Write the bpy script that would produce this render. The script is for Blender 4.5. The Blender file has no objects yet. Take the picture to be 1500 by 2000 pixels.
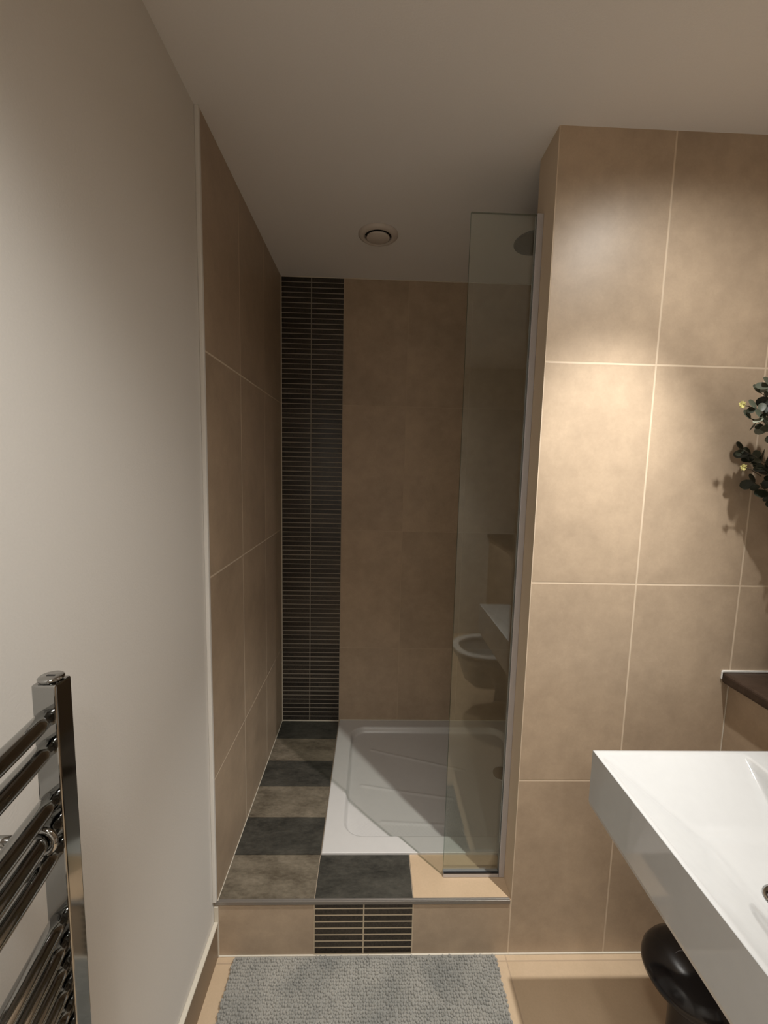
import bpy, bmesh, math, random
from mathutils import Vector, Matrix
random.seed(7)
PI = math.pi
scn = bpy.context.scene
col = scn.collection

# ---------------------------------------------------------------- camera
cam_d = bpy.data.cameras.new('camera'); cam = bpy.data.objects.new('camera', cam_d); col.objects.link(cam)
YAW, PITCH, ROLL = 0.02767, 0.10758, 0.02345
cy, sy, cp, sp = math.cos(YAW), math.sin(YAW), math.cos(PITCH), math.sin(PITCH)
Fw = Vector((sy*cp, cy*cp, -sp)); R0 = Vector((cy, -sy, 0)); U0 = R0.cross(Fw)
Rt = R0*math.cos(ROLL) + U0*math.sin(ROLL); Up = U0*math.cos(ROLL) - R0*math.sin(ROLL)
mw = Matrix((( Rt.x, Up.x, -Fw.x, 0.45201), (Rt.y, Up.y, -Fw.y, -1.12267), (Rt.z, Up.z, -Fw.z, 1.49354), (0, 0, 0, 1)))
cam.matrix_world = mw
cam_d.sensor_fit = 'HORIZONTAL'; cam_d.sensor_width = 36; cam_d.lens = 809.17*36/1500
cam_d.clip_start = .01
scn.camera = cam

# ---------------------------------------------------------------- light and exposure
scn.view_settings.view_transform = 'Standard'; scn.view_settings.look = 'None'
scn.view_settings.exposure = 0.14; scn.view_settings.gamma = 1.0; scn.view_settings.use_curve_mapping = False
world = bpy.data.worlds.new('world'); scn.world = world; world.use_nodes = True
world.node_tree.nodes['Background'].inputs[0].default_value = (0.9, 0.85, 0.8, 1)
world.node_tree.nodes['Background'].inputs[1].default_value = 0.0
LX, LY, LZ = 1.22, -0.44, 2.345          # downlight above the basin
L2 = (0.36, -1.15, 2.345)                # downlight beside the towel radiator
L3 = (0.70, -1.85, 2.345)  # added fill lamp at the back of the room, unseen
WARM = (1.0, 0.985, 0.94)
def spot(name, loc, watts, size, blend, color=WARM, rad=.022, aim=None):
    d = bpy.data.lights.new(name, 'SPOT'); d.energy = watts; d.spot_size = math.radians(size); d.spot_blend = blend
    d.color = color; d.shadow_soft_size = rad
    o = bpy.data.objects.new(name, d); col.objects.link(o); o.location = loc
    if aim: o.rotation_euler = (Vector(aim)-Vector(loc)).to_track_quat('-Z', 'Y').to_euler()
    return o
spot('downlight_beam', (LX, LY, LZ-.012), 112, 60, 1.0, aim=(.74, .16, 0), rad=.012)
spot('downlight_spill', (LX, LY, LZ-.012), 21, 164, 1.0, rad=.012)
spot('middle_downlight_beam', (L2[0], L2[1], L2[2]-.012), 84, 104, 1.0, rad=.16, aim=(.0, -.86, .35))
spot('rear_fill_beam', (L3[0], L3[1], L3[2]-.012), 100, 88, 1.0, rad=.04)  # added lamp, its bounce brightens the ceiling and shaded areas
spot('rear_fill_spill', (L3[0], L3[1], L3[2]-.012), 16, 165, 1.0, rad=.04)

# ---------------------------------------------------------------- dimensions
H = 2.354; S = .187; D = .891; W = .9; WT = .12; AX = 1.2
BX = 1.5; RX = 1.72; BY = -2.35
J = [.582, 1.182, 1.783]

# ---------------------------------------------------------------- materials
def new_mat(name):
    m = bpy.data.materials.new(name); m.use_nodes = True
    nt = m.node_tree; b = nt.nodes['Principled BSDF']
    return m, nt, b
def N(nt, t, **kw):
    n = nt.nodes.new(t)
    for k, v in kw.items(): setattr(n, k, v)
    return n
def lk(nt, a, b): nt.links.new(a, b)
def mth(nt, op, a, b=None, c=None):
    n = nt.nodes.new('ShaderNodeMath'); n.operation = op
    for i, v in enumerate((a, b, c)):
        if v is None: continue
        if hasattr(v, 'is_linked'): nt.links.new(v, n.inputs[i])
        else: n.inputs[i].default_value = v
    return n.outputs[0]
def mixc(nt, f, a, b, blend='MIX'):
    n = nt.nodes.new('ShaderNodeMix'); n.data_type = 'RGBA'; n.blend_type = blend
    for i, v in ((0, f), (6, a), (7, b)):
        if hasattr(v, 'is_linked'): nt.links.new(v, n.inputs[i])
        else: n.inputs[i].default_value = v if i == 0 else (*v, 1) if len(v) == 3 else v
    return n.outputs[2]
def noise(nt, vec, scale, detail=4, rough=.55):
    n = nt.nodes.new('ShaderNodeTexNoise'); n.inputs['Scale'].default_value = scale
    n.inputs['Detail'].default_value = detail; n.inputs['Roughness'].default_value = rough
    nt.links.new(vec, n.inputs['Vector']); return n.outputs['Fac']
def ramp(nt, f, lo, hi, a=0., b=1.):
    n = nt.nodes.new('ShaderNodeMapRange'); n.inputs[1].default_value = lo; n.inputs[2].default_value = hi
    n.inputs[3].default_value = a; n.inputs[4].default_value = b; nt.links.new(f, n.inputs[0]); return n.outputs[0]
def bump(nt, b, h, strength, dist=.001):
    n = nt.nodes.new('ShaderNodeBump'); n.inputs['Strength'].default_value = strength; n.inputs['Distance'].default_value = dist
    nt.links.new(h, n.inputs['Height']); nt.links.new(n.outputs[0], b.inputs['Normal'])

BEIGE = (.52, .40, .285); BEIGE_D = (.355, .27, .192); GROUT = (.62, .50, .37)
def joint(nt, c, u0, pitch, w):
    f = mth(nt, 'FRACT', mth(nt, 'DIVIDE', mth(nt, 'SUBTRACT', c, u0), pitch))
    d = mth(nt, 'MINIMUM', f, mth(nt, 'SUBTRACT', 1.0, f))
    return ramp(nt, mth(nt, 'MULTIPLY', d, pitch), w*.35, w*.75, 1, 0), mth(nt, 'FLOOR', mth(nt, 'DIVIDE', mth(nt, 'SUBTRACT', c, u0), pitch))
def tile_mat(name, u, u0, pu, v, v0, pv, w=.0028, ca=BEIGE, cb=BEIGE_D, grout=GROUT, rough=.42, var=.08):
    m, nt, b = new_mat(name)
    tc = N(nt, 'ShaderNodeTexCoord').outputs['Object']
    sx = N(nt, 'ShaderNodeSeparateXYZ'); lk(nt, tc, sx.inputs[0])
    ax = {'x': sx.outputs[0], 'y': sx.outputs[1], 'z': sx.outputs[2]}
    g1, i1 = joint(nt, ax[u], u0, pu, w); g2, i2 = joint(nt, ax[v], v0, pv, w)
    g = mth(nt, 'MAXIMUM', g1, g2)
    cmb = N(nt, 'ShaderNodeCombineXYZ'); lk(nt, i1, cmb.inputs[0]); lk(nt, i2, cmb.inputs[1])
    wn = N(nt, 'ShaderNodeTexWhiteNoise'); lk(nt, cmb.outputs[0], wn.inputs['Vector'])
    off = N(nt, 'ShaderNodeVectorMath', operation='MULTIPLY_ADD'); lk(nt, wn.outputs['Color'], off.inputs[0])
    off.inputs[1].default_value = (7, 7, 7); lk(nt, tc, off.inputs[2])
    n1 = noise(nt, off.outputs[0], 4.2, 7, .62); n2 = noise(nt, off.outputs[0], 19, 6, .7); n3 = noise(nt, off.outputs[0], 160, 3, .6)
    f = mth(nt, 'ADD', mth(nt, 'MULTIPLY', ramp(nt, n1, .32, .68), .62), mth(nt, 'MULTIPLY', ramp(nt, n2, .3, .7), .4))
    c = mixc(nt, f, cb, ca)
    c = mixc(nt, ramp(nt, n3, .35, .65, 0, .10), c, (.30, .22, .15))
    hs = N(nt, 'ShaderNodeHueSaturation'); lk(nt, c, hs.inputs['Color'])
    lk(nt, ramp(nt, wn.outputs['Value'], 0, 1, 1-var/2, 1+var/2), hs.inputs['Value'])
    c = mixc(nt, g, hs.outputs[0], grout)
    lk(nt, c, b.inputs['Base Color'])
    lk(nt, ramp(nt, g, 0, 1, rough, .85), b.inputs['Roughness'])
    b.inputs['Specular IOR Level'].default_value = .4
    bump(nt, b, mth(nt, 'SUBTRACT', mth(nt, 'MULTIPLY', n2, .15), g), .35, .001)
    return m
M = {}
M['tile_front'] = tile_mat('front wall tile', 'x', 0, .3, 'z', J[0], .6, w=.0042)
M['tile_back'] = tile_mat('alcove back tile', 'x', 0, .3, 'z', J[0], .6, w=.0030, grout=(.49, .38, .275))
M['tile_side'] = tile_mat('side wall tile', 'y', -.012, .3, 'z', J[0], .6, w=.0046, grout=(.64, .53, .40))
M['tile_box'] = tile_mat('boxing tile', 'y', 0, .6, 'z', J[0], .6, w=.0042)
M['tile_step'] = tile_mat('step face tile', 'x', 0, .3, 'z', S-.6, 1.2, w=.0036)
M['tile_plain'] = tile_mat('plain beige tile', 'x', .6, 6, 'y', -.6, 6, w=.0005, ca=(.60, .44, .29), cb=(.52, .375, .24))
M['tile_floor'] = tile_mat('floor tile', 'x', -.31, .6, 'y', -.62, .6, w=.0034, ca=(.58, .435, .295), cb=(.50, .37, .24), grout=(.42, .31, .21))
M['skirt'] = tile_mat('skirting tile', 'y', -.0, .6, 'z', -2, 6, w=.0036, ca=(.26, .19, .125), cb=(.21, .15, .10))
M['mosaic'] = tile_mat('dark strip mosaic', 'x', 0, .15, 'z', S+.004, .02275, w=.0032, ca=(.032, .029, .026), cb=(.019, .017, .015), grout=(.30, .26, .21), rough=.22, var=.6)
M['mosaic_step'] = tile_mat('dark strip mosaic of the step', 'x', 0, .15, 'z', .006, .0222, w=.0036, ca=(.032, .026, .020), cb=(.02, .017, .013), grout=(.50, .41, .29), rough=.25, var=.6)

def stone_mat(name, a, bcol, scale=9, rough=.5):
    m, nt, b = new_mat(name)
    tc = N(nt, 'ShaderNodeTexCoord').outputs['Object']
    mp = N(nt, 'ShaderNodeMapping'); lk(nt, tc, mp.inputs[0]); mp.inputs['Scale'].default_value = (1, 2.2, 1)
    n1 = noise(nt, mp.outputs[0], scale, 7, .68); n2 = noise(nt, mp.outputs[0], scale*7, 5, .6)
    f = mth(nt, 'ADD', mth(nt, 'MULTIPLY', ramp(nt, n1, .35, .68), .7), mth(nt, 'MULTIPLY', ramp(nt, n2, .35, .7), .3))
    lk(nt, mixc(nt, f, a, bcol), b.inputs['Base Color']); b.inputs['Roughness'].default_value = rough
    b.inputs['Specular IOR Level'].default_value = .25
    bump(nt, b, n2, .25, .001)
    return m
M['slate'] = stone_mat('dark slate tile', (.024, .023, .019), (.088, .081, .066))
M['brown'] = stone_mat('brown slate tile', (.085, .068, .047), (.25, .21, .155))

def simple(name, c, rough=.5, metal=0, spec=.5, bumpscale=None, bstr=.1):
    m, nt, b = new_mat(name)
    tc = N(nt, 'ShaderNodeTexCoord').outputs['Object']
    n = noise(nt, tc, bumpscale or 40, 3)
    lo = tuple(x*.94 for x in c)
    lk(nt, mixc(nt, n, lo, c), b.inputs['Base Color'])
    b.inputs['Roughness'].default_value = rough; b.inputs['Metallic'].default_value = metal; b.inputs['Specular IOR Level'].default_value = spec
    if bumpscale: bump(nt, b, n, bstr, .001)
    return m
M['paint'] = simple('magnolia wall paint', (.72, .69, .645), .75, spec=.2, bumpscale=260, bstr=.25)
M['ceil'] = simple('ceiling paint', (.80, .775, .75), .8, spec=.2, bumpscale=260, bstr=.2)
M['grout'] = simple('cream silicone', (.66, .60, .50), .5)
M['white_sil'] = simple('white silicone', (.80, .78, .74), .35)
M['chrome'] = simple('chrome', (.40, .40, .39), .07, metal=1)
M['alu'] = simple('satin aluminium', (.60, .59, .62), .4, metal=.6)
M['nosing'] = simple('tile edging metal', (.30, .27, .24), .4, metal=.6)
M['steel_dark'] = simple('dark joint line', (.05, .045, .04), .5)
M['acrylic'] = simple('white acrylic', (.63, .605, .58), .28)
M['ceramic'] = simple('white glazed ceramic', (.555, .555, .55), .06, spec=.6)
M['plastic_w'] = simple('white plastic', (.62, .56, .50), .4)
M['void'] = simple('dark gap', (.02, .018, .016), .8)
M['black'] = simple('gloss black plastic', (.012, .012, .016), .16)
M['black_ring'] = simple('grey embossed ring', (.15, .15, .17), .35)
M['worktop'] = stone_mat('dark brown worktop', (.030, .018, .012), (.07, .045, .032), 14, .35)
M['shower'] = simple('dark shower face', (.03, .034, .03), .5)
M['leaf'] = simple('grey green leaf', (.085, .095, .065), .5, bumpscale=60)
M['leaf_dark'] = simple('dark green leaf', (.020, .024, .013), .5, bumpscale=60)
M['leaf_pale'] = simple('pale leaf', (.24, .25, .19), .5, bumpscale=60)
M['stem'] = simple('brown stem', (.06, .045, .025), .7)
M['flower'] = simple('yellow flower', (.55, .50, .18), .6)
M['pot'] = simple('pot glaze', (.40, .38, .35), .4)
def mat_mat():
    m, nt, b = new_mat('grey chenille')
    tc = N(nt, 'ShaderNodeTexCoord').outputs['Object']
    n1 = noise(nt, tc, 7, 5, .6); n2 = noise(nt, tc, 150, 3)
    c = mixc(nt, ramp(nt, n1, .35, .65), (.17, .168, .15), (.32, .30, .262))
    c = mixc(nt, ramp(nt, n2, .3, .7, 0, .5), c, (.34, .33, .31), 'MIX')
    lk(nt, c, b.inputs['Base Color']); b.inputs['Roughness'].default_value = .95; b.inputs['Specular IOR Level'].default_value = .1
    b.inputs['Sheen Weight'].default_value = .3
    return m
M['mat'] = mat_mat()
def glass_mat(name, tint, refl):
    m = bpy.data.materials.new(name); m.use_nodes = True; nt = m.node_tree
    nt.nodes.remove(nt.nodes['Principled BSDF']); out = nt.nodes['Material Output']
    t = N(nt, 'ShaderNodeBsdfTransparent'); g = N(nt, 'ShaderNodeBsdfGlossy')
    tc = N(nt, 'ShaderNodeTexCoord').outputs['Object']; n = noise(nt, tc, 3, 2)
    lk(nt, mixc(nt, n, tuple(x*.985 for x in tint), tint), t.inputs[0])
    g.inputs['Roughness'].default_value = .0; g.inputs[0].default_value = (1, 1, .97, 1)
    lw = N(nt, 'ShaderNodeLayerWeight'); lw.inputs[0].default_value = .25
    f = mth(nt, 'ADD', mth(nt, 'MULTIPLY', lw.outputs['Fresnel'], .28), refl)
    mx = N(nt, 'ShaderNodeMixShader'); lk(nt, f, mx.inputs[0]); lk(nt, t.outputs[0], mx.inputs[1]); lk(nt, g.outputs[0], mx.inputs[2])
    lk(nt, mx.outputs[0], out.inputs[0]); return m
M['glass'] = glass_mat('clear glass', (.90, .925, .905), .055)
M['glass_edge'] = glass_mat('green glass edge', (.22, .32, .28), .05)
def lamp_mat():
    m, nt, b = new_mat('lamp face'); b.inputs['Base Color'].default_value = (.9, .85, .75, 1)
    b.inputs['Emission Color'].default_value = (*WARM, 1); b.inputs['Emission Strength'].default_value = 6; return m
M['lamp'] = lamp_mat()

# ---------------------------------------------------------------- mesh helpers
def box(bm, x0, x1, y0, y1, z0, z1, mi=0):
    v = [bm.verts.new(p) for p in ((x0,y0,z0),(x1,y0,z0),(x1,y1,z0),(x0,y1,z0),(x0,y0,z1),(x1,y0,z1),(x1,y1,z1),(x0,y1,z1))]
    for f in ((0,3,2,1),(4,5,6,7),(0,1,5,4),(1,2,6,5),(2,3,7,6),(3,0,4,7)):
        fc = bm.faces.new([v[i] for i in f]); fc.material_index = mi
def tube(bm, pts, r, seg=16, mi=0, caps=True):
    rings = []; pts = [Vector(p) for p in pts]
    rr = r if isinstance(r, (list, tuple)) else [r]*len(pts)
    prev = None
    for i, p in enumerate(pts):
        t = (pts[min(i+1, len(pts)-1)] - pts[max(i-1, 0)]).normalized()
        if prev is None:
            a = Vector((0,0,1)) if abs(t.z) < .9 else Vector((1,0,0))
            u = t.cross(a).normalized()
        else: u = (prev - t*prev.dot(t)).normalized()
        prev = u; w = t.cross(u)
        rings.append([bm.verts.new(p + (u*math.cos(2*PI*k/seg) + w*math.sin(2*PI*k/seg))*rr[i]) for k in range(seg)])
    for a, b in zip(rings, rings[1:]):
        for k in range(seg):
            f = bm.faces.new((a[k], a[(k+1)%seg], b[(k+1)%seg], b[k])); f.material_index = mi; f.smooth = True
    if caps:
        f = bm.faces.new(rings[0][::-1]); f.material_index = mi; f = bm.faces.new(rings[-1]); f.material_index = mi
def lathe(bm, c, prof, seg=48, mi=0, sx=1, sy=1, cap0=True, cap1=True):
    rings = [[bm.verts.new((c[0]+r*sx*math.cos(2*PI*k/seg), c[1]+r*sy*math.sin(2*PI*k/seg), c[2]+z)) for k in range(seg)] for r, z in prof]
    for a, b in zip(rings, rings[1:]):
        for k in range(seg):
            f = bm.faces.new((a[k], a[(k+1)%seg], b[(k+1)%seg], b[k])); f.smooth = True; f.material_index = mi
    if cap0: bm.faces.new(rings[0][::-1]).material_index = mi
    if cap1: bm.faces.new(rings[-1]).material_index = mi
def obj(name, bm, mats, parent=None, bevel=0, smooth=False, bseg=2):
    bmesh.ops.recalc_face_normals(bm, faces=bm.faces[:])
    me = bpy.data.meshes.new(name); bm.to_mesh(me); bm.free()
    for m in (mats if isinstance(mats, (list, tuple)) else [mats]): me.materials.append(m)
    o = bpy.data.objects.new(name, me); col.objects.link(o)
    if parent is not None:
        o.parent = parent; o.matrix_parent_inverse = Matrix.Translation(-parent.location)
    if smooth:
        for p in me.polygons: p.use_smooth = True
    if bevel:
        md = o.modifiers.new('bevel', 'BEVEL'); md.width = bevel; md.segments = bseg; md.limit_method = 'ANGLE'; md.angle_limit = math.radians(40)
        md.harden_normals = False
    return o
def struct(o): o['kind'] = 'structure'; return o
def tag(o, label, cat, group=None):
    o['label'] = label; o['category'] = cat
    if group: o['group'] = group
    return o
def thing(name, label, cat, loc, group=None):
    o = bpy.data.objects.new(name, None); col.objects.link(o); o.location = loc; o.empty_display_size = .05
    return tag(o, label, cat, group)
def BM(): return bmesh.new()

# ---------------------------------------------------------------- room shell
b = BM(); box(b, -.1, RX+.1, BY-.1, 0, -.1, 0); struct(obj('floor', b, M['tile_floor']))
b = BM(); box(b, -.1, RX+.1, BY-.1, D+.1, H, H+.1); struct(obj('ceiling', b, M['ceil']))
b = BM(); box(b, -.1, 0, BY-.1, 0, 0, H); struct(obj('wall_left', b, M['paint']))
b = BM(); box(b, -.1, .010, 0, D, 0, H); struct(obj('wall_shower_left', b, M['tile_side']))
b = BM(); box(b, .3, AX+.1, D, D+.1, 0, H); struct(obj('wall_shower_back', b, M['tile_back']))
b = BM(); box(b, -.1, .3, D-.0005, D+.1, 0, H); struct(obj('wall_shower_mosaic', b, M['mosaic']))
b = BM(); box(b, AX, AX+.1, WT, D, 0, H); struct(obj('wall_shower_right', b, M['tile_side']))
b = BM(); box(b, W, RX+.1, 0, WT, 0, H); struct(obj('wall_front', b, M['tile_front']))
b = BM(); box(b, RX, RX+.1, BY-.1, 0, 0, H); struct(obj('wall_right', b, M['tile_side']))
b = BM(); box(b, 0, RX, BY-.1, BY, 0, H); struct(obj('wall_back', b, M['paint']))
b = BM(); box(b, BX, RX, BY, 0, 0, .893); struct(obj('wall_boxing', b, M['tile_box']))

# raised shower step: core, front face panels and top tiles
b = BM(); box(b, .010, W, 0, .148, 0, S-.004, 0)
box(b, .010, .303, .148, D, 0, S-.004, 0)
box(b, .303, AX, .148, D, 0, S-.06, 0)
core = struct(obj('floor_step', b, [M['tile_step']]))
b = BM(); box(b, .3, .6, -.0015, .001, .0, S-.012); struct(obj('trim_step_mosaic', b, M['mosaic_step']))
b = BM()
G = .0012
box(b, .010, .3-G, 0, .15-G, S-.004, S, 1)
box(b, .3+G, .6-G, 0, .15-G, S-.004, S, 0)
box(b, .6+G, W, 0, .15-G, S-.004, S, 2)
for k, mi in ((1, 0), (2, 1), (3, 0), (4, 1), (5, 0)):
    box(b, .010, .3-G, .15*k+G*.4, min(.15*(k+1), D)-G*.4, S-.004, S, mi)
struct(obj('floor_shower_tiles', b, [M['slate'], M['brown'], M['tile_plain']]))
b = BM(); box(b, .003, W-.0035, -.0040, .0015, S-.010, S+.0012); box(b, .003, W-.0035, .0015, .006, S, S+.0012)
struct(obj('trim_1', b, M['nosing'], bevel=.0008))
# silicone / grout beads
def bead(n, *boxes, m='grout', bev=.0008):
    b = BM()
    for q in boxes: box(b, *q)
    struct(obj('trim_%d' % n, b, M[m], bevel=bev))
bead(2, (.010, .0135, D-.004, D-.0005, S, H), (.010, AX, D-.0035, D-.0005, H-.0035, H))
bead(3, (.010, .0125, 0, D, S, S+.0025), (.010, .3, D-.004, D-.0005, S, S+.004))
bead(4, (.0, .011, -.012, 0, S+.006, H), m='paint', bev=.002)
bead(5, (.306, AX, D-.004, D, S+.006, S+.011))
bead(6, (0.001, .0135, -.0045, 0, 0, S-.016), (.0, .9, -.0045, 0, 0, .0035), (W, BX, -.0045, 0, 0, .0035))
bead(7, (.0, .0135, BY, -.004, .116, .1235), m='grout', bev=.003)
bead(8, (BX-.002, BX, -.003, 0, 0, .893))
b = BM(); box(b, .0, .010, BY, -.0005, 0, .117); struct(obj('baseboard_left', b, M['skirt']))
bead(9, (1.476, RX, -.005, 0, .925, .931), (1.4735, 1.4765, -.005, 0, .905, .929), m='white_sil', bev=.002)

# ---------------------------------------------------------------- dark worktop on the boxing
b = BM(); box(b, 1.476, RX, BY, -.0005, .8935, .925)
tag(obj('worktop', b, M['worktop'], bevel=.008, bseg=3), 'dark brown worktop ledge running above the white basin along the boxing', 'worktop')

# ---------------------------------------------------------------- shower tray (height field)
def smooth(t): t = max(0, min(1, t)); return t*t*(3-2*t)
TX0, TX1, TY0, TY1 = .303, AX-.001, .148, D-.001
TZ = S+.007
def rrect_sd(x, y, x0, x1, y0, y1, r):
    qx = abs(x-(x0+x1)/2)-(x1-x0)/2+r; qy = abs(y-(y0+y1)/2)-(y1-y0)/2+r
    return math.hypot(max(qx, 0), max(qy, 0)) + min(max(qx, qy), 0) - r
def seg_d(x, y, a, c):
    px, py = x-a[0], y-a[1]; dx, dy = c[0]-a[0], c[1]-a[1]
    t = max(0, min(1, (px*dx+py*dy)/(dx*dx+dy*dy))); return math.hypot(px-t*dx, py-t*dy)
RIBS = [((.43, .48), (.80, .415)), ((.47, .70), (.88, .575)), ((.51, .30), (.74, .287))]
def tray_z(x, y):
    sd = rrect_sd(x, y, .366, AX-.07, .212, D-.055, .075)
    z = TZ - .026*smooth(-sd/.016)
    if sd < -.02:
        z -= .006*min(1, (-sd-.02)/.25)
        for a, c in RIBS:
            d = seg_d(x, y, a, c); z += .0022*math.exp(-(d/.006)**2)
    if .215 < y < .30 and sd < -.03:
        z += .0007*math.sin(x*420)*math.sin(y*420)
    return z
b = BM(); nx, ny = 225, 186
gr = [[b.verts.new((TX0+(TX1-TX0)*i/nx, TY0+(TY1-TY0)*j/ny, tray_z(TX0+(TX1-TX0)*i/nx, TY0+(TY1-TY0)*j/ny))) for i in range(nx+1)] for j in range(ny+1)]
for j in range(ny):
    for i in range(nx):
        f = b.faces.new((gr[j][i], gr[j][i+1], gr[j+1][i+1], gr[j+1][i])); f.smooth = True
edge = [gr[0][i] for i in range(nx+1)] + [gr[j][nx] for j in range(1, ny+1)] + [gr[ny][i] for i in range(nx-1, -1, -1)] + [gr[j][0] for j in range(ny-1, 0, -1)]
low = [b.verts.new((v.co.x, v.co.y, S-.003)) for v in edge]
n = len(edge)
for i in range(n): b.faces.new((edge[i], low[i], low[(i+1) % n], edge[(i+1) % n]))
tray = thing('shower_tray', 'white acrylic shower tray let into the raised step of the shower', 'shower tray', (TX0, TY0, S))
obj('basin', b, M['acrylic'], tray)
b = BM(); lathe(b, (1.05, .55, TZ-.031), [(.045, 0), (.045, .004), (.040, .0055), (.002, .0065)], 40)
obj('drain_cover', b, M['chrome'], tray)

# ---------------------------------------------------------------- glass screen
GX0, GX1, GY0, GY1, GZ1 = .703, .886, .074, .082, 2.187
scr = thing('shower_screen', 'narrow frameless glass shower screen standing on the tiled step', 'shower screen', (GX0, .078, S))
b = BM(); box(b, GX0, GX1+.006, GY0, GY1, S+.010, GZ1)
b.faces.ensure_lookup_table()
for f in b.faces:
    f.normal_update(); f.material_index = 0 if abs(f.normal.y) > .5 else 1
obj('glass_panel', b, [M['glass'], M['glass_edge']], scr)
b = BM(); box(b, GX1-.004, W-.0003, GY0-.006, GY0-.0005, S+.001, GZ1); box(b, GX1-.004, W-.0003, GY1+.0005, GY1+.006, S+.001, GZ1)
box(b, GX1+.008, W-.0003, GY0-.0005, GY1+.0005, S+.001, GZ1)
obj('wall_profile', b, M['alu'], scr, bevel=.0012)
b = BM(); box(b, GX0, GX1-.0045, GY0-.005, GY1+.005, S+.0005, S+.0135)
obj('bottom_channel', b, M['alu'], scr, bevel=.001)
b = BM(); box(b, GX0+.001, GX1-.005, GY0-.0055, GY0-.0008, S+.0135, S+.0175); obj('seal', b, M['black'], scr)

# ---------------------------------------------------------------- shower head behind the glass
sh = thing('overhead_shower', 'round dark shower head on an arm behind the glass screen near ceiling', 'shower head', (AX, .36, 2.21))
hx, hy, hz = .985, .335, 2.245
b = BM(); lathe(b, (hx, hy, hz), [(.075, 0), (.078, .003), (.078, .008), (.06, .016), (.018, .022), (.014, .034)], 40); obj('head', b, M['shower'], sh)
b = BM(); tube(b, [(hx, hy, hz+.03), (hx+.004, hy, hz+.044), (hx+.02, hy, hz+.05), (AX-.001, hy, hz+.05)], .009); obj('arm', b, M['chrome'], sh)
b = BM(); tube(b, [(AX-.010, hy, hz+.05), (AX-.0005, hy, hz+.05)], .028, 28); obj('wall_flange', b, M['chrome'], sh)

# ---------------------------------------------------------------- ceiling extract vent
vx, vy = .452, .520
v = thing('ceiling_vent', 'round white extractor vent in the ceiling above the shower', 'vent', (vx, vy, H))
b = BM(); lathe(b, (vx, vy, H), [(.074, -.0005), (.074, -.004), (.066, -.010), (.056, -.013), (.0505, -.011), (.050, -.002)], 56, cap0=False, cap1=False); obj('outer_ring', b, M['plastic_w'], v)
b = BM(); lathe(b, (vx, vy, H), [(.0495, -.0012), (.002, -.0012)], 48, cap0=False); obj('throat', b, M['void'], v)
b = BM(); lathe(b, (vx, vy, H), [(.010, -.003), (.030, -.008), (.0425, -.010), (.0435, -.014), (.040, -.0165), (.002, -.018)], 48); obj('disc', b, M['plastic_w'], v)

# ---------------------------------------------------------------- basin
X0, X1, Y0, Y1, ZB, ZT = 1.0, BX-.0005, -.735, -.195, .668, .82
sink = thing('washbasin', 'white rectangular ceramic washbasin fixed to the tiled boxing', 'washbasin', (X1, (Y0+Y1)/2, ZB))
def smin(a, c, k=.012):
    h = max(k-abs(a-c), 0)/k; return min(a, c)-h*h*k*.25
def basin_z(x, y):
    d = .085
    for e in ((x-(X0+.010))*.60, (Y1-.012-y)*.62, (y-(Y0+.012))*.62, (1.368-x)*3.2): d = smin(d, e)
    return ZT-max(0, d)
def radi(x, y): return x, y
b = BM(); nx, ny = 124, 134
gr = [[b.verts.new((X0+(X1-X0)*i/nx, Y0+(Y1-Y0)*j/ny, basin_z(X0+(X1-X0)*i/nx, Y0+(Y1-Y0)*j/ny))) for i in range(nx+1)] for j in range(ny+1)]
for j in range(ny):
    for i in range(nx):
        f = b.faces.new((gr[j][i], gr[j][i+1], gr[j+1][i+1], gr[j+1][i])); f.smooth = True
edge = [gr[0][i] for i in range(nx+1)] + [gr[j][nx] for j in range(1, ny+1)] + [gr[ny][i] for i in range(nx-1, -1, -1)] + [gr[j][0] for j in range(ny-1, 0, -1)]
def shell(prev, inset, z):
    out = []
    for v0 in edge:
        x = min(max(v0.co.x, X0+inset), X1); y = min(max(v0.co.y, Y0+inset), Y1-inset)
        out.append(b.verts.new((x, y, z)))
    for i in range(len(edge)):
        f = b.faces.new((prev[i], out[i], out[(i+1) % len(edge)], prev[(i+1) % len(edge)])); f.smooth = False
    return out
r = edge
for ins, z in ((-.0015, ZT-.003), (-.002, ZT-.008), (0, ZB+.02), (.002, ZB+.010), (.007, ZB+.003), (.014, ZB)): r = shell(r, ins, z)
b.faces.new(r)
obj('bowl', b, M['ceramic'], sink)
dx, dy = 1.205, -.480
zt = basin_z(dx, dy)
b = BM(); lathe(b, (dx, dy, zt+.0008), [(.032, 0), (.032, .002), (.026, .003), (.022, -.001), (.001, -.001)], 36); obj('drain', b, M['chrome'], sink)

# ---------------------------------------------------------------- pedal bin
cx, cyb = 1.262, -.250
pb = thing('pedal_bin', 'glossy black round-lidded bin standing on the floor under the white washbasin', 'bin', (cx, cyb, 0))
b = BM(); lathe(b, (cx, cyb, 0), [(.066, .0), (.068, .004), (.066, .014), (.044, .030), (.040, .06), (.042, .22), (.050, .262)], 64); obj('body', b, M['black'], pb)
b = BM(); lathe(b, (cx, cyb, 0), [(.104, .258), (.1075, .264), (.106, .274), (.097, .292), (.078, .308), (.05, .318), (.02, .322), (.002, .3222)], 64); obj('lid', b, M['black'], pb)
b = BM()
def dome(rr): return .3226-(rr/.106)**2.3*.040
cxr, cyr = cx-.026, cyb-.020
ring = []
for k in range(49):
    a = 2*PI*k/48; x = cxr+.031*math.cos(a); y = cyr+.031*math.sin(a); ring.append((x, y, dome(math.hypot(x-cx, y-cyb))+.0002))
tube(b, ring, .0011, 8, caps=False); obj('lid_emblem', b, M['black_ring'], pb)
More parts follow.
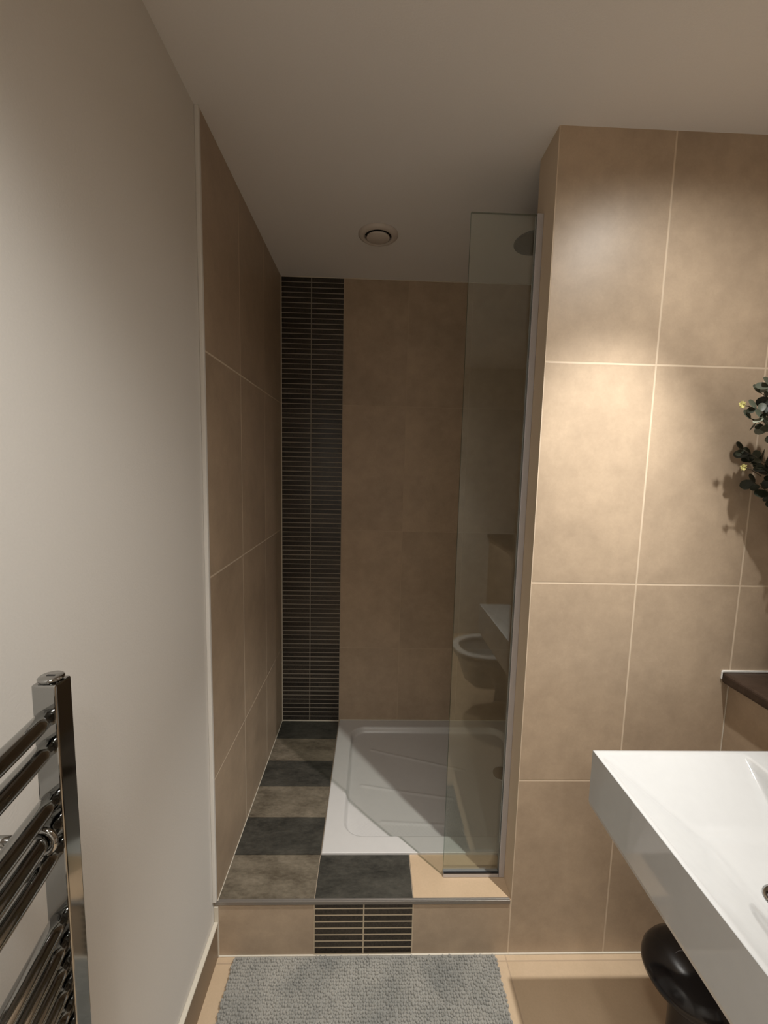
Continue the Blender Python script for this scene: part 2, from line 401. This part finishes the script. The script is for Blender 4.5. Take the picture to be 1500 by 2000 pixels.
b = BM(); box(b, cx-.070, cx-.050, cyb-.05, cyb-.015, .010, .020); box(b, cx-.058, cx-.036, cyb-.045, cyb-.02, .008, .018); obj('pedal', b, M['black'], pb, bevel=.003)

# ---------------------------------------------------------------- towel radiator
rad = thing('towel_radiator', 'chrome ladder towel radiator with bowed rails on the left wall', 'towel radiator', (.0, -.92, .44))
PY = [-.6645, -1.167]; PXa, PXb = .0765, .1035
for py in PY:
    b = BM(); box(b, PXa, PXb, py-.0125, py+.0125, .44, 1.2435); p = obj('post', b, M['chrome'], rad, bevel=.0022, bseg=3)
    xc = (PXa+PXb)/2
    b = BM(); lathe(b, (xc, py, 1.2437), [(.0105, 0), (.0112, .0006), (.0112, .0016), (.0128, .0026), (.0128, .0042), (.0115, .0055), (.001, .0056)], 32); c = obj('end_cap', b, M['chrome'], None); c.parent = p
    b = BM(); box(b, xc-.0045, xc+.0045, py-.0012, py+.0012, 1.2492, 1.2497); c = obj('cap_slot', b, M['void'], None); c.parent = p
zs = [1.204, 1.169, 1.104, 1.073, 1.042, .949, .917, .888, .858, .829, .799, .706, .676, .646, .616, .523, .493]
for z in zs:
    pts = []
    for i in range(25):
        t = i/24; y = PY[0]-.0115 + (PY[1]+.0115-(PY[0]-.0115))*t
        pts.append((.0895+.027*math.sin(PI*t) if 0 < t < 1 else .0895, y, z))
    b = BM(); tube(b, pts, .0102, 20); obj('rail', b, M['chrome'], rad)
for z in (1.073, .523):
    for yy in (-.697, -1.135):
        xx = .094
        b = BM(); rg = [(xx+.014*math.cos(2*PI*k/24), yy, z+.014*math.sin(2*PI*k/24)) for k in range(25)]
        tube(b, rg, .0035, 10, caps=False); tube(b, [(xx-.014, yy, z), (.0005, yy, z)], .006, 14); tube(b, [(.006, yy, z), (.0005, yy, z)], .013, 20)
        obj('wall_bracket', b, M['chrome'], rad)

# ---------------------------------------------------------------- bath mat
b = BM()
MX0, MX1, MY0, MY1 = .064, .856, -.52, -.010
box(b, MX0, MX1, MY0, MY1, .0005, .009)
p_ = .0080
for i in range(int((MX1-MX0)/p_)+1):
    for j in range(int((MY1-MY0)/p_)+1):
        x = MX0+p_*(i+.5*(j % 2)*0)+random.uniform(-.0012, .0012); y = MY0+p_*j+random.uniform(-.0016, .0016)
        if x > MX1 or y > MY1+.002: continue
        hh = random.uniform(.006, .0098); lx, ly = random.uniform(-.003, .003), random.uniform(-.003, .003)
        sg = 6; r0 = .0037
        prev = None
        for rr, zz in ((r0*.9, .007), (r0*1.08, .007+hh*.5), (r0*.75, .007+hh*.88)):
            q = zz/.02
            cur = [b.verts.new((x+lx*q+rr*math.cos(2*PI*k/sg), y+ly*q+rr*math.sin(2*PI*k/sg), zz)) for k in range(sg)]
            if prev:
                for k in range(sg): b.faces.new((prev[k], prev[(k+1) % sg], cur[(k+1) % sg], cur[k])).smooth = True
            prev = cur
        top = b.verts.new((x+lx, y+ly, .007+hh))
        for k in range(sg): b.faces.new((prev[k], prev[(k+1) % sg], top)).smooth = True
tag(obj('bath_mat', b, M['mat']), 'grey tufted chenille bath mat lying against the shower step', 'bath mat')

# ---------------------------------------------------------------- toilet (seen as a reflection in the screen)
ty = -1.15
wc = thing('toilet', 'white wall-hung toilet with open lid, reflected in the glass screen', 'toilet', (BX, ty, .1))
def oval(u, a0=.965, a1=1.495, hw=.18, sc=1.0, inset=0):
    # u in 0..1 around; rounded front towards -X, squarer at the wall
    an = 2*PI*u; c, s = math.cos(an), math.sin(an)
    xc = 1.20; y = (hw-inset)*math.copysign(abs(s)**.85, s)
    x = xc + ((a1-xc-inset)*abs(c)**.55 if c > 0 else -(xc-a0-inset)*abs(c)**.9)
    return x, ty+y*sc
sg = 56
b = BM(); prev = None; first = None
for z, fx, sc in ((.10, .30, .45), (.13, .28, .55), (.22, .22, .68), (.30, .14, .84), (.355, .03, .97), (.375, .004, 1), (.395, 0, 1)):
    cur = []
    for k in range(sg):
        x, y = oval(k/sg, a0=.965+fx); cur.append(b.verts.new((x, ty+(y-ty)*sc, z)))
    if prev:
        for k in range(sg): b.faces.new((prev[k], prev[(k+1) % sg], cur[(k+1) % sg], cur[k])).smooth = True
    else: b.faces.new(cur[::-1])
    prev = cur
for ins, z in ((.032, .396), (.034, .33), (.07, .22), (.13, .16)):
    cur = []
    for k in range(sg):
        x, y = oval(k/sg, inset=ins, a1=1.44); cur.append(b.verts.new((x, y, z)))
    for k in range(sg): b.faces.new((prev[k], prev[(k+1) % sg], cur[(k+1) % sg], cur[k])).smooth = True
    prev = cur
b.faces.new(prev)
obj('pan', b, M['ceramic'], wc)
b = BM(); rings = []
for ins, z in ((.0, .400), (-.004, .405), (-.004, .415), (.002, .421), (.034, .421), (.040, .415), (.040, .402)):
    rings.append([b.verts.new((*oval(k/sg, inset=ins, a1=1.45), z)) for k in range(sg)])
rings.append(rings[0])
for a, c in zip(rings, rings[1:]):
    for k in range(sg): b.faces.new((a[k], a[(k+1) % sg], c[(k+1) % sg], c[k])).smooth = True
obj('seat', b, M['acrylic'], wc)
b = BM(); f0, f1 = [], []
for k in range(sg):
    x, y = oval(k/sg, a1=1.45); hgt = (1.45-x)
    f0.append(b.verts.new((1.447+.04*hgt, y, .425+hgt*.9))); f1.append(b.verts.new((1.459+.04*hgt, y, .425+hgt*.9)))
b.faces.new(f0); b.faces.new(f1[::-1])
for k in range(sg): b.faces.new((f0[k], f0[(k+1) % sg], f1[(k+1) % sg], f1[k]))
obj('lid', b, M['acrylic'], wc)

# ---------------------------------------------------------------- eucalyptus plant on the ledge
px_, py_ = 1.60, -.13
pl = thing('potted_plant', 'grey-green eucalyptus sprig plant with small yellow flowers, right edge beside wall', 'plant', (px_, py_, .925))
b = BM(); lathe(b, (px_, py_, .9255), [(.045, 0), (.052, .01), (.062, .10), (.060, .135), (.054, .135), (.050, .12), (.001, .118)], 36); obj('pot', b, M['pot'], pl)
sb = BM(); lb = BM()
def leaf(p, n, u, ln, wd, mi):
    p = Vector(p); n = Vector(n).normalized(); u = Vector(u); u = (u-n*u.dot(n)).normalized(); w = n.cross(u)
    cv = lb.verts.new(p+u*ln*.5-n*ln*.06); rim = []
    for k in range(12):
        a = 2*PI*k/12; q = p+u*ln*(.5-.5*math.cos(a))+w*wd*.5*math.sin(a)*(1-.15*math.cos(a))+n*ln*.05*abs(math.sin(a)); rim.append(lb.verts.new(q))
    for k in range(12):
        f = lb.faces.new((cv, rim[k], rim[(k+1) % 12])); f.material_index = mi; f.smooth = True
targets = [(1.395, -.10, 1.660), (1.415, -.085, 1.70), (1.425, -.10, 1.715), (1.405, -.11, 1.635), (1.45, -.08, 1.62), (1.43, -.12, 1.665), (1.46, -.10, 1.67),
           (1.48, -.12, 1.70), (1.50, -.10, 1.63), (1.415, -.055, 1.56), (1.44, -.05, 1.545), (1.47, -.04, 1.475), (1.45, -.06, 1.52), (1.49, -.06, 1.50),
           (1.50, -.07, 1.54), (1.56, -.14, 1.72), (1.60, -.16, 1.62), (1.58, -.10, 1.48), (1.42, -.06, 1.64)]
for ti, T in enumerate(targets):
    T = Vector(T); base = Vector((px_+random.uniform(-.02, .02), py_+random.uniform(-.02, .02), 1.045))
    mid = Vector((px_-.02+random.uniform(-.03, .03), py_, T.z-.10)); pts = []
    for i in range(15):
        t = i/14; pts.append(base*(1-t)**2+mid*2*t*(1-t)+T*t*t)
    tube(sb, pts, [.0020*(1-.6*i/14) for i in range(15)], 6)
    dirn = (pts[-1]-pts[-4]).normalized()
    for i2 in range(14, 29):
        i = i2/2
        for s in (-1, 1):
            if random.random() < .30: continue
            side = dirn.cross(Vector((random.uniform(-.3, .3), -1, random.uniform(-.5, .8)))).normalized()*s
            u = (side+dirn*.5+Vector((0, random.uniform(-.3, .3), random.uniform(-.3, .2)))).normalized()
            nrm = Vector((random.uniform(-.6, .6), -1 if random.random() < .5 else -.3, random.uniform(-.4, .9)))
            ln = random.uniform(.022, .035)
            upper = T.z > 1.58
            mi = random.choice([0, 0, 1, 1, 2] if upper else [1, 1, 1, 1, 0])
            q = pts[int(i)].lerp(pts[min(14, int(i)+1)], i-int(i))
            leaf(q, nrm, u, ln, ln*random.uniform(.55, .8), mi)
    leaf(pts[-1], (.2, -1, .3), dirn, .028, .018, 0 if T.z > 1.58 else 1)
for c in ((1.358, -.10, 1.668), (1.402, -.075, 1.515)):
    fb = BM(); hub = fb.verts.new(c)
    for k in range(9):
        a = 2*PI*k/9; o_ = Vector(c); R1 = Vector((math.cos(a), -.25*(k % 2), math.sin(a)))*.010; S1 = Vector((-math.sin(a), 0, math.cos(a)))*.0028
        fb.faces.new([hub, fb.verts.new(o_+R1*.6+S1), fb.verts.new(o_+R1), fb.verts.new(o_+R1*.6-S1)])
    ft = Vector(c); tube(sb, [ft+Vector((0, .001, 0)), ft+Vector((.02, .002, -.004)), ft+Vector((.05, 0, -.022))], .0011, 6)
    obj('flower', fb, M['flower'], pl)
obj('stems', sb, M['stem'], pl); obj('foliage', lb, [M['leaf'], M['leaf_dark'], M['leaf_pale']], pl)

# ---------------------------------------------------------------- recessed downlights (bodies of two room lamps and the added rear fill lamp)
for (lx, ly, lz), lab in (((LX, LY, LZ), 'recessed round downlight in the ceiling above the washbasin'), (L2, 'recessed round downlight in the ceiling beside the towel radiator'), (L3, 'added unseen fill lamp in the ceiling at the back of the room')):
    t = thing('ceiling_downlight', lab, 'ceiling light', (lx, ly, H))
    b = BM(); lathe(b, (lx, ly, H), [(.045, -.0003), (.045, -.003), (.036, -.006), (.033, -.003), (.033, -.0006)], 40, cap0=False, cap1=False); obj('bezel', b, M['plastic_w'], t)
    b = BM(); lathe(b, (lx, ly, H), [(.032, -.001), (.001, -.001)], 32, cap0=False); obj('lamp_face', b, M['lamp'], t)
